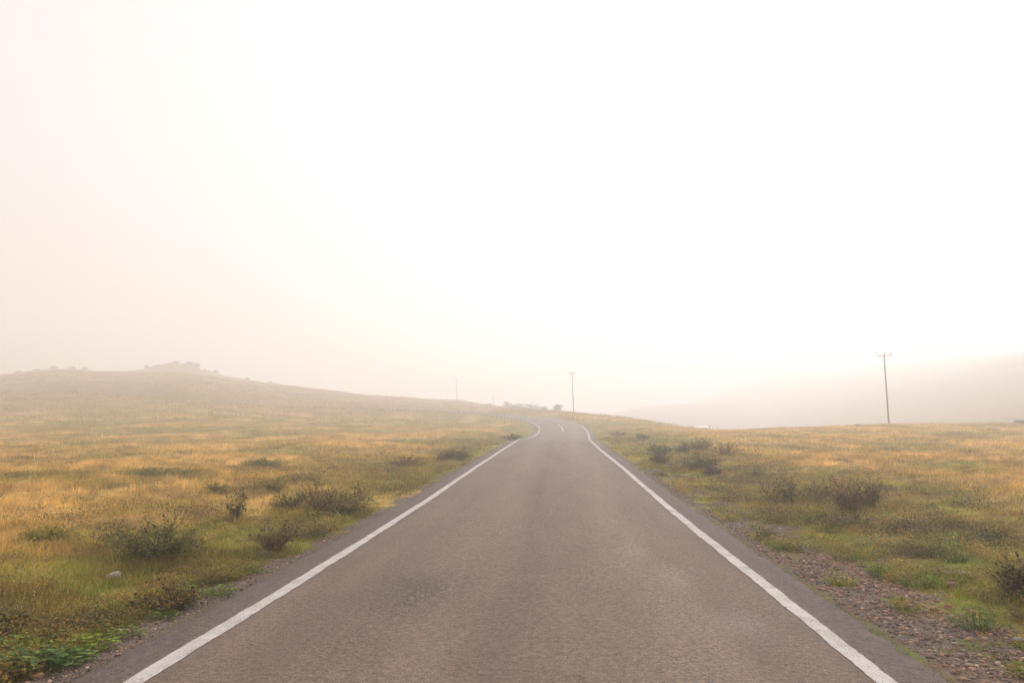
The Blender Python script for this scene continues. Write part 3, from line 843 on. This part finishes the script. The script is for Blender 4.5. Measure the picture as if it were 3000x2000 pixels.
# low mixed weeds growing all along the verges
def ground_weeds(n_, r0, r1, emax, size):
    x, y = scatter(r0, r1, 1.0, (-48, 45)); k = rng.choice(len(x), min(n_ * 3, len(x) * 40), replace=True)
    r = np.sqrt(rng.uniform(r0 ** 2, r1 ** 2, n_ * 6)); a = rng.uniform(math.radians(-48), math.radians(45), n_ * 6)
    x, y = r * np.sin(a), r * np.cos(a)
    lat, zr = road_q(x, y); e = np.abs(lat) - EDGE
    cl = fbm(x / 1.1, y / 1.1, 201, 3)
    ok = (e > .15) & (rng.uniform(size=len(x)) < np.exp(-(np.maximum(e, 0) / emax) ** 2) * sstep(.42, .58, cl) + .03) & (gravel_mask(x, y, lat) < .4)
    x, y, lat, zr = [q[ok][:n_] for q in (x, y, lat, zr)]
    m = len(x); z = terrain(x, y, lat, zr)
    sp = fbm(x / .9 + 30, y / .9, 203, 3); typ = np.clip(((sp + rng.normal(0, .06, m)) - .3) / .4 * 5, 0, 4.99).astype(int)
    pal = np.array([(.11, .09, .022), (.25, .15, .035), (.23, .21, .022), (.17, .21, .02), (.36, .25, .05)])
    h = size * rng.uniform(.5, 1.6, m) * np.array([1.3, 1.5, 1.0, .8, 1.4])[typ]
    K = 34
    rp = lambda v: np.repeat(v, K, axis=0)
    th = rng.uniform(0, 6.28, m * K); rd = rp(h) * rng.uniform(.05, 1.0, m * K)
    hz_ = rp(h) * rng.uniform(.05, 1, m * K) * (1.1 - .5 * rd / rp(h))
    o = np.stack([rp(x) + rd * np.cos(th), rp(y) + rd * np.sin(th), rp(z) + hz_], 1)
    d = np.stack([np.cos(th) + rng.normal(0, .6, m * K), np.sin(th) + rng.normal(0, .6, m * K), rng.uniform(-.2, .9, m * K)], 1); d /= np.linalg.norm(d, axis=1)[:, None]
    sd = np.cross(d, rng.normal(0, 1, (m * K, 3)) * (.5, .5, .5) + (0, 0, 1.2)); sd /= np.linalg.norm(sd, axis=1)[:, None]
    L = (size * .32 * rng.uniform(.5, 1.4, m * K))[:, None]
    V = np.stack([o, o + d * L * .5 + sd * L * .22, o + d * L, o + d * L * .5 - sd * L * .22], 1).reshape(-1, 3)
    c = rp(pal[typ] * rng.uniform(.7, 1.4, (m, 1))) * rng.uniform(.65, 1.4, (m * K, 1))
    return V, np.arange(m * K * 4).reshape(-1, 4), np.repeat(c, 4, axis=0)
gw = [ground_weeds(6500, 5, 14, 3.0, .10), ground_weeds(8500, 14, 34, 5.0, .15), ground_weeds(3500, 34, 70, 8.0, .20), ground_weeds(2600, 5, 40, .6, .075)]
o_ = 0; Vs = []; Fs = []; Cs = []
for v_, f_, c_ in gw:
    Vs.append(v_); Fs.append(f_ + o_); Cs.append(c_); o_ += len(v_)
tag(mesh_obj('ground_cover', np.concatenate(Vs), np.concatenate(Fs), M_LEAF, col=np.concatenate(Cs)),
    'low mixed brown and green weeds along both verges', 'ground cover', kind='stuff')

# leafy mallow-like plants and soft green cushions
def leafy(px, py, wpx, hpx, c1, c2, label, seed, L=.07, dens=1.0, name='leafy_plant', lobes=True):
    R = random.Random(seed)
    x, y, z, t = ray_ground(px, py)
    rad = wpx / F * t / 2; h = hpx / F * t
    root = empty(name, (x, y, z - .01))
    tag(root, label, 'plant', 'leafy plants along the verges')
    st, lf = MB(), MB()
    ns = int(70 * dens * max(.4, rad / .3))
    for i in range(ns):
        a = R.uniform(0, 6.28); q = R.uniform(0, 1) ** .5
        tip = np.array((math.cos(a) * rad * q, math.sin(a) * rad * q * .7, h * (1 - .5 * q * q) * R.uniform(.45, 1.05)))
        b0 = tip * np.array((.6, .6, 0))
        V, Fc = tube_path([b0, (b0 + tip) / 2 + np.array((0, 0, .02)), tip], .003, .002, 3)
        st.add(V, Fc, np.array(c1) * .8)
        c = np.array(c1) if R.random() < .55 else np.array(c2)
        l = L * R.uniform(.5, 1.2)
        dd = np.array((math.cos(a) + R.uniform(-.6, .6), math.sin(a) - .4 + R.uniform(-.6, .6), R.uniform(-.25, .35)))
        leaf(lf, tip, dd, np.array((0, 0, 1.0)), l, l * R.uniform(.85, 1.1) if lobes else l * .3, c * R.uniform(.75, 1.3), lobes, R)
    st.build('stem', M_STEM, root); lf.build('foliage', M_LEAF, root)
    return root
GA, GB = (.15, .25, .035), (.085, .15, .035)
YA, YB = (.27, .33, .03), (.18, .25, .03)
leafy(110, 1965, 230, 70, GB, (.13, .19, .05), 'large dark green lobed leaves spreading onto the gravel in the bottom left corner', 11, .075, 1.5)
leafy(270, 1905, 150, 45, YA, YB, 'bright yellow-green leafy plant creeping over the asphalt edge near the bottom left corner', 12, .06, 1.5)
leafy(215, 1880, 140, 40, GA, YB, 'mid green leafy plant just behind the bright yellow-green one', 13, .05, 1.2)
leafy(480, 1812, 110, 30, YB, GA, 'low green leaves in front of the dark brown weed clump at the left asphalt edge', 34, .04, 1.2)
leafy(330, 1840, 160, 34, YB, (.18, .17, .03), 'olive green leafy patch left of the two touching cream stones', 35, .045, 1.2)
leafy(40, 1975, 120, 60, GA, YA, 'yellow-green leaves filling the very bottom left corner', 36, .06, 1.3)
leafy(185, 1945, 190, 45, GA, YB, 'green creeping leaves between the lobed leaves and the bright yellow-green plant at bottom left', 31, .055, 1.3)
leafy(370, 1868, 130, 32, YB, (.20, .21, .03), 'low green leaves reaching the two touching cream stones at the left gravel edge', 32, .04, 1.3)
leafy(60, 1900, 150, 40, YB, GB, 'green leaves behind the large lobed leaves in the bottom left corner', 33, .05, 1.2)
leafy(550, 1775, 70, 75, GA, (.22, .33, .08), 'bright green mallow beside the dark brown weed clump at the left asphalt edge', 14, .06, 1.3)
leafy(640, 1745, 130, 35, YB, GA, 'low green leafy patch on the left edge right of the bright green mallow', 15, .04, 1.3)
leafy(740, 1680, 90, 25, YB, GA, 'small leafy patch spilling onto the gravel below the brown bushy weed', 16, .04, 1.2)
leafy(900, 1535, 75, 55, YA, (.30, .24, .03), 'yellow-green plant with long leaves in front of the tall twiggy weed', 17, .10, .9, lobes=False)
leafy(1200, 1425, 60, 16, (.16, .24, .03), YB, 'bright green cushion at the left asphalt edge halfway to the bend', 18, .05, 1.2, lobes=False)
leafy(1350, 1362, 60, 10, (.16, .22, .03), YB, 'green cushion right under the dark rounded shrub near the bend', 19, .06, 1.2, lobes=False)
leafy(2570, 1690, 80, 50, GA, YB, 'green leafy plant on the inner edge of the right gravel strip', 20, .05, 1.2)
leafy(2800, 1645, 130, 40, (.13, .20, .03), GA, 'bright green patch in front of the dark bush at the right border', 21, .05, 1.3, lobes=False)
leafy(2870, 1850, 150, 75, (.16, .23, .035), (.11, .17, .035), 'green tufty plant beside the orange stones at the lower right', 22, .09, 1.5, lobes=False)
leafy(2690, 1720, 120, 45, (.13, .19, .035), GA, 'green tuft at the gravel edge left of the bush at the right border', 23, .08, 1.3, lobes=False)
leafy(2270, 1525, 60, 10, (.14, .17, .03), YB, 'flat green tuft between gravel and field below the upright brown weed', 24, .05, 1, lobes=False)
leafy(2050, 1393, 60, 10, (.15, .20, .03), YB, 'green turf clump by the pale flat stone on the right verge', 25, .05, 1, lobes=False)
leafy(2250, 1566, 32, 12, (.10, .15, .03), GA, 'small round green tuft growing in the middle of the right gravel strip', 26, .05, .8, lobes=False)

# grass blades, taller and greener round the weeds
x, y = scatter(4.5, 18, 75, (-48, 45)); blades(x, y, 16, .09, .165, .07, .0065, 2)
x, y = scatter(18, 45, 24); blades(x, y, 16, .16, .20, .10, .013, 1)
x, y = scatter(45, 115, 5); blades(x, y, 16, .38, .24, .15, .030, 1)
x, y = scatter(115, 330, .55, (-38, 2)); blades(x, y, 14, 1.0, .42, .34, .09, 1)
x, y = scatter(115, 200, .7, (2, 32)); blades(x, y, 10, .8, .35, .28, .07, 1)
grass = mesh_obj('grass', np.concatenate(BV), np.concatenate(BF), M_GRASS, col=np.concatenate(BC))
tag(grass, 'dry tan and green grass covering the fields beside the road', 'grass', kind='stuff')
print('grass tris', sum(len(f) for f in BF))
del BV, BF, BC

# ------------------------------------------------------------------ stones and sticks
def stone(px, py, wpx, hpx, c, label, seed, rz=0.0, flat=1.0, name='stone'):
    x, y, z, t = ray_ground(px, py)
    a, b = wpx / F * t / 2, hpx / F * t / 2
    import bmesh
    bm = bmesh.new(); bmesh.ops.create_icosphere(bm, subdivisions=3, radius=1)
    R = np.random.default_rng(seed); off = R.uniform(0, 50, 3)
    for v in bm.verts:
        nn = 1 + .28 * (float(fbm(np.array([v.co.x * 1.3 + off[0]]), np.array([v.co.y * 1.3 + v.co.z * 1.7 + off[1]]), seed, 3)[0]) - .5) * 2
        # chip flat facets
        co = v.co * nn
        co.x = max(min(co.x, .82), -.9); co.z = max(min(co.z, .75), -.6)
        v.co = Vector((co.x * a, co.y * a * .65, co.z * b * 1.2))
    me = bpy.data.meshes.new(name); bm.to_mesh(me); bm.free()
    at_ = me.color_attributes.new('tint', 'FLOAT_COLOR', 'POINT')
    at_.data.foreach_set('color', np.tile(np.array((*c, 1), dtype=np.float32), len(me.vertices)))
    me.polygons.foreach_set('use_smooth', np.ones(len(me.polygons), dtype=bool))
    me.materials.append(M_STONE)
    o = bpy.data.objects.new(name, me); COL.objects.link(o)
    o.location = (x, y, z + b * .55); o.rotation_euler = (.1, -.25 if rz else .05, rz)
    tag(o, label, 'stone', 'stones lying on the verges')
    return o
PALE = (.36, .31, .25); TAN = (.34, .25, .17); GREY = (.20, .165, .145); ORG = (.33, .20, .11)
stone(333, 1697, 46, 26, PALE, 'pale elongated stone in the grass below the broad thistle', 1, .5)
stone(545, 1700, 28, 14, PALE, 'small pale flat stone above the bright green mallow', 2)
stone(560, 1682, 36, 16, TAN, 'mossy tan stone just behind the small pale flat one', 3)
stone(398, 1742, 26, 14, TAN, 'tan stone left of the dark brown weed clump', 4)
stone(85, 1822, 28, 16, TAN, 'brownish stone in the grass near the left picture border', 5)
stone(350, 1852, 20, 12, PALE, 'cream stone at the left gravel edge, left one of a touching pair', 6)
stone(372, 1852, 20, 14, TAN, 'cream-tan stone at the left gravel edge, right one of a touching pair', 7)
stone(780, 1628, 44, 18, GREY, 'half-buried grey-brown stone at the foot of the brown bushy weed', 8)
stone(105, 1985, 46, 18, ORG, 'orange stone on the gravel in the bottom left corner', 9)
stone(2005, 1395, 20, 6, PALE, 'white flat stone on the right verge by the turf clump', 10)
stone(2815, 1690, 34, 22, (.30, .25, .20), 'light angular stone in bare earth left of the bush at the right border', 11)
stone(2785, 1690, 34, 20, GREY, 'brown-grey stone touching the light angular stone', 12)
stone(2790, 1722, 34, 22, (.24, .155, .11), 'reddish stone below the two stones in the bare earth', 13)
stone(2990, 1890, 50, 26, GREY, 'grey slab stone cut off by the right picture border', 14)
stone(2735, 1790, 22, 16, ORG, 'orange lump in the right gravel, left of a second orange lump', 15)
stone(2778, 1782, 24, 18, ORG, 'orange lump in the right gravel, between two other orange ones', 16)
stone(2845, 1800, 30, 18, ORG, 'wide orange stone in the right gravel, below the green tufty plant', 17)
stone(2885, 1880, 24, 16, TAN, 'tan stone in the right gravel near the lower right corner', 18)
stone(2840, 1955, 26, 14, TAN, 'tan stone at the lower right beside the asphalt', 19)
stone(2520, 1248, 34, 8, GREY, 'low dark mound-like rock on the field crest left of the utility pole', 20)
stone(2915, 1260, 36, 7, GREY, 'flat grey rock on the field crest right of the utility pole', 21)
stone(2270, 1470, 10, 6, PALE, 'tiny white stone at the foot of the upright brown weed', 22)
def stick(px, py, L, rz, label, seed):
    x, y, z, t = ray_ground(px, py)
    R = random.Random(seed); mb = MB()
    pts = [(-L / 2 + L * i / 5, R.uniform(-.02, .02), .012 + R.uniform(0, .02)) for i in range(6)]
    V, Fc = tube_path(pts, .009, .004, 5); mb.add(V, Fc, (.36, .27, .2))
    V, Fc = tube_path([pts[3], (pts[3][0] + .06, .05, .04)], .005, .002, 4); mb.add(V, Fc, (.36, .27, .2))
    o = mb.build('stick', M_STEM); o.location = (x, y, z + .01); o.rotation_euler = (0, 0, rz)
    tag(o, label, 'stick')
stick(2330, 1560, .35, .3, 'pale broken stick at the edge of the right gravel strip', 1)
stick(2715, 1757, .22, -.3, 'straight pale twig on the gravel near the right border', 2)
stick(2975, 1985, .14, -.8, 'short white twig lying in the lower right corner', 3)

# ------------------------------------------------------------------ far bushes on the ridges
def bush(px, D, wm, hm, label, seed, group='bushes on the far skyline', name='bush', cat='bush', trunk=False, c=(.13, .115, .055)):
    R = random.Random(seed)
    x, y = wpt(px, D); z = gz(x, y)
    if hm > 1000: hm = (Y(D, hm) - z) * 1.02
    root = empty(name, (x, y, z - .1)); tag(root, label, cat, group)
    st, lf = MB(), MB()
    lean = R.uniform(-.1, .1)
    for i in range(9):
        a = R.uniform(0, 6.28)
        tip = (math.cos(a) * wm * .3, math.sin(a) * wm * .3, hm * R.uniform(.5, .85))
        V, Fc = tube_path([(0, 0, 0), (tip[0] * .3, tip[1] * .3, tip[2] * .5), tip], .05 * hm / 2, .015, 4)
        st.add(V, Fc, (.09, .065, .045))
    cl = [(R.gauss(0, .27) * wm * .8, R.gauss(0, .27) * wm * .8, hm * R.uniform(.35 if trunk else .15, .85), R.uniform(.18, .34) * min(wm, hm * 1.5)) for _ in range(15)]
    for i in range(1300):
        q = R.choice(cl)
        d = np.array((R.gauss(0, 1), R.gauss(0, 1), R.gauss(0, 1))); d /= np.linalg.norm(d)
        o = np.array(q[:3]) + d * q[3] * R.uniform(.5, 1.05) * np.array((1, 1, .8))
        o[2] = max(o[2], .05)
        leaf(lf, o, d + np.array((0, 0, .2)), np.array((0, .1, 1.0)), .26, .16, np.array(c) * R.uniform(.6, 1.5))
    st.build('trunk' if trunk else 'stem', M_STEM, root); lf.build('crown' if trunk else 'foliage', M_LEAF, root)
    return root
bl = [(1433, 275, 3.4, (1183), 'small bush at the left end of the far hedge, under the short pole'),
      (1483, 265, 2.6, (1178), 'upright bush in the far hedge, first to rise above it from the left'),
      (1502, 262, 4.4, (1186), 'low bush in the far hedge right of the upright one'),
      (1522, 260, 4.4, (1184), 'bush in the left middle of the far hedge beyond the bend'),
      (1543, 258, 4.2, (1185), 'bush in the centre of the far hedge beyond the bend'),
      (1562, 255, 4.2, (1184), 'bush in the right middle of the far hedge beyond the bend'),
      (1578, 252, 3.6, (1187), 'bush near the right end of the far hedge'),
      (1592, 230, 2.4, (1192), 'round bush ending the far hedge on the right'),
      (45, 344, 5, 1.8, 'leftmost bush on the left ridge'), (92, 344, 6, 2.2, 'broad bush on the left ridge, second from the left border'),
      (150, 344, 7, 2.4, 'widest bush of the left ridge, on its first high point'), (205, 343, 4, 1.8, 'bush right of the widest one on the left ridge'),
      (238, 344, 5, 2.2, 'bush where the left ridge starts to dip'), (425, 344, 3.5, 1.8, 'lone bush left of the rocky knob'),
      (508, 340, 5, 1.9, 'tall bush on the left shoulder of the rocky knob'), (545, 340, 6, 1.6, 'bush on the top of the rocky knob'),
      (572, 341, 5, 2.0, 'bush on the right shoulder of the rocky knob'), (627, 344, 3.5, 1.6, 'bush right of the rocky knob on the falling ridge'),
      (720, 344, 3, 1.1, 'low bush on the ridge between knob and pole'), (790, 344, 3, 1.1, 'flat bush halfway down the left ridge'),
      (2992, 96, .9, .5, 'small dark bush on the field crest at the right border')]
for i, (px, D, wm, hm, lb) in enumerate(bl):
    bush(px, D, wm * (.62 if D > 300 else 1), hm if hm > 1000 else hm * .62 if D > 270 else hm * .9, lb, 300 + i)
bush(1634, 215, 2.0, 1183, 'small round tree standing alone left of the middle utility pole', 350, None, 'tree', 'tree', True)

# ------------------------------------------------------------------ utility poles
def tubes(name, segs, mat, parent=None, sides=12):
    V = []; Fc = []
    for p0, p1, r0, r1 in segs:
        v, f = tube_path([p0, p1], r0, r1, sides); o = len(V); V += v; Fc += [tuple(i + o for i in q) for q in f]
        n_ = sides; Fc.append(tuple(o + i for i in range(n_))[::-1]); Fc.append(tuple(o + n_ + i for i in range(n_)))
    return mesh_obj(name, np.array(V), Fc, mat, parent)
def box(name, c, s, mat, parent=None):
    V = [(c[0] + sx * s[0] / 2, c[1] + sy * s[1] / 2, c[2] + sz * s[2] / 2) for sx in (-1, 1) for sy in (-1, 1) for sz in (-1, 1)]
    Fc = [(0, 1, 3, 2), (4, 6, 7, 5), (0, 4, 5, 1), (2, 3, 7, 6), (0, 2, 6, 4), (1, 5, 7, 3)]
    return mesh_obj(name, np.array(V), Fc, mat, parent)
H = 8.5
ATT = [(-.78, .36), (.12, .40), (.78, .36)]     # insulator offsets along the arm, height above the arm
def upole(px, D, lean, label, rz):
    x, y = wpt(px, D); z = gz(x, y)
    root = empty('utility_pole', (x, y, z - .15)); tag(root, label, 'utility pole', 'poles of the overhead line')
    root.rotation_euler = (0, lean, rz)
    tubes('pole', [((0, 0, -.3), (0, 0, H), .105, .065)], M_WOOD, root)
    box('crossarm', (0, -.075, H - .12), (1.66, .075, .085), M_STEEL, root)
    for s in (-1, 1):
        tubes('brace', [((s * .04, -.09, H - .75), (s * .50, -.09, H - .17), .011, .011)], M_STEEL, root, 6)
    for dx, hh in ATT:
        ins = tubes('insulator', [((dx, -.075, H - .078), (dx, -.075, H + .10), .022, .022), ((dx, -.075, H + .10), (dx, -.075, H + .16), .055, .05),
                                  ((dx, -.075, H + .165), (dx, -.075, H + .215), .052, .045), ((dx, -.075, H + .22), (dx, -.075, H + .28), .045, .03)], M_PORC, root, 10)
    return root
p1 = upole(2604, 95, -.022, 'nearest utility pole, standing on the crest of the right field', math.radians(-12))
p2 = upole(1681, 160, -.034, 'middle utility pole, slightly leaning, on the rise right of the road bend', math.radians(-12))
p3 = upole(1337, 300, -.01, 'faintest utility pole, in the fog above the ridge left of the road', math.radians(-12))
tubes('stay_brace', [((.9, 0, -.4), (.02, 0, 6.4), .08, .05)], M_WOOD, p3, 8)
bpy.context.view_layer.update()
def att(p_, i): return p_.matrix_world @ Vector((ATT[i][0], -.075, H + .29))
wd = ['left', 'middle', 'right']
nxt_pole = Vector((76, 26, gz(76, 26)))
for i in range(3):
    ends = [(att(p1, i), nxt_pole + Vector((ATT[i][0], 0, H + .25)), 'nearest utility pole out past the right border'),
            (att(p2, i), att(p1, i), 'middle pole to the nearest pole'), (att(p3, i), att(p2, i), 'faintest pole to the middle pole')]
    for a_, b_, tx in ends:
        pts = []
        for k in range(25):
            t_ = k / 24; q = a_.lerp(b_, t_); q.z -= 4 * .55 * t_ * (1 - t_); pts.append(tuple(q))
        V, Fc = tube_path(pts, .0025, .0025, 5)
        o = mesh_obj('overhead_wire', np.array(V), Fc, M_WIRE)
        tag(o, f'thin {wd[i]} wire running from the {tx}', 'wire', 'wires of the overhead line')
# short pole beyond the hedge
x, y = wpt(1445, 250); z = gz(x, y)
r_ = empty('short_pole', (x, y, z - .2)); tag(r_, 'thin short pole on the far rise left of the hedge', 'pole')
tubes('pole', [((0, 0, 0), (0, 0, 4.4), .07, .05)], M_WOOD, r_, 8); tubes('crosspiece', [((-.3, 0, 4.2), (.3, 0, 4.2), .03, .03)], M_WOOD, r_, 6)

# ------------------------------------------------------------------ tin-roofed hut behind the crest, fence posts
x, y = wpt(2050, 160); z = gz(x, y)
hut = empty('hut', (x, y, z), math.radians(82)); tag(hut, 'low mud hut whose pale tin roof just shows over the right field crest', 'hut')
Zr = Y(160, 1246) - z
Wd, Dp, Hw = 2.7, 2.6, max(1.2, Zr - .35)
wl = mesh_obj('wall', np.array([(sx * Wd / 2, sy * Dp / 2, zz) for zz in (-.5, Hw) for sx, sy in ((-1, -1), (1, -1), (1, 1), (-1, 1))] + [(0, -Dp / 2, Hw + .28), (0, Dp / 2, Hw + .28)]),
              [(0, 1, 5, 4), (1, 2, 6, 5), (2, 3, 7, 6), (3, 0, 4, 7), (4, 5, 8), (6, 7, 9)], M_MUD, hut)
rv = []; rf = []
K = 40
for side in (-1, 1):
    for j in range(2):
        for i in range(K + 1):
            t_ = i / K; yy = -Dp / 2 - .2 + t_ * (Dp + .4); u = j * (Wd / 2 + .22)
            zz = Hw + .32 - u * .24 + .015 * math.sin(i * 2.1)
            rv.append((side * u, yy, zz))
for s_ in range(2):
    b = s_ * 2 * (K + 1)
    for i in range(K): rf.append((b + i, b + i + 1, b + K + 1 + i + 1, b + K + 1 + i))
rf_o = mesh_obj('roof', np.array(rv), rf, M_TIN, hut)
so = rf_o.modifiers.new('thickness', 'SOLIDIFY'); so.thickness = .02
box('door', (0, -Dp / 2 - .02, .75), (.75, .04, 1.5), M_WOOD, hut)
for i, (px, D, lb) in enumerate([(2079, 128, 'thin fence post just right of the tin-roofed hut'), (2103, 131, 'fainter fence post farther right of the tin-roofed hut')]):
    x, y = wpt(px, D); z = gz(x, y)
    hgt = Y(D, 1246 + 3 * i) - z
    o = tubes('fence_post', [((0, 0, -.3), (-.03, 0, hgt * .5), .05, .045), ((-.03, 0, hgt * .5 - .02), (-.02, 0, hgt), .045, .04)], M_WOOD, None, 7)
    o.location = (x, y, z); tag(o, lb, 'fence post', 'fence posts by the hut')

# ------------------------------------------------------------------ haze
hz = bpy.data.materials.new('fog')
hz.use_nodes = True
n = hz.node_tree
for nd in list(n.nodes):
    if nd.type == 'BSDF_PRINCIPLED': n.nodes.remove(nd)
vol = n.nodes.new('ShaderNodeVolumePrincipled')
vol.inputs['Color'].default_value = (1.0, .985, .975, 1)
vol.inputs['Density'].default_value = .0041
vol.inputs['Anisotropy'].default_value = .45
n.links.new(vol.outputs[0], n.nodes['Material Output'].inputs['Volume'])
zlo = float(gzv.min()) - 1.2
haze = box('haze', (0, 0, (zlo + 90) / 2), (2500, 2500, 90 - zlo), hz)
tag(haze, 'pale fog lying over the fields and hills', 'fog', kind='stuff')
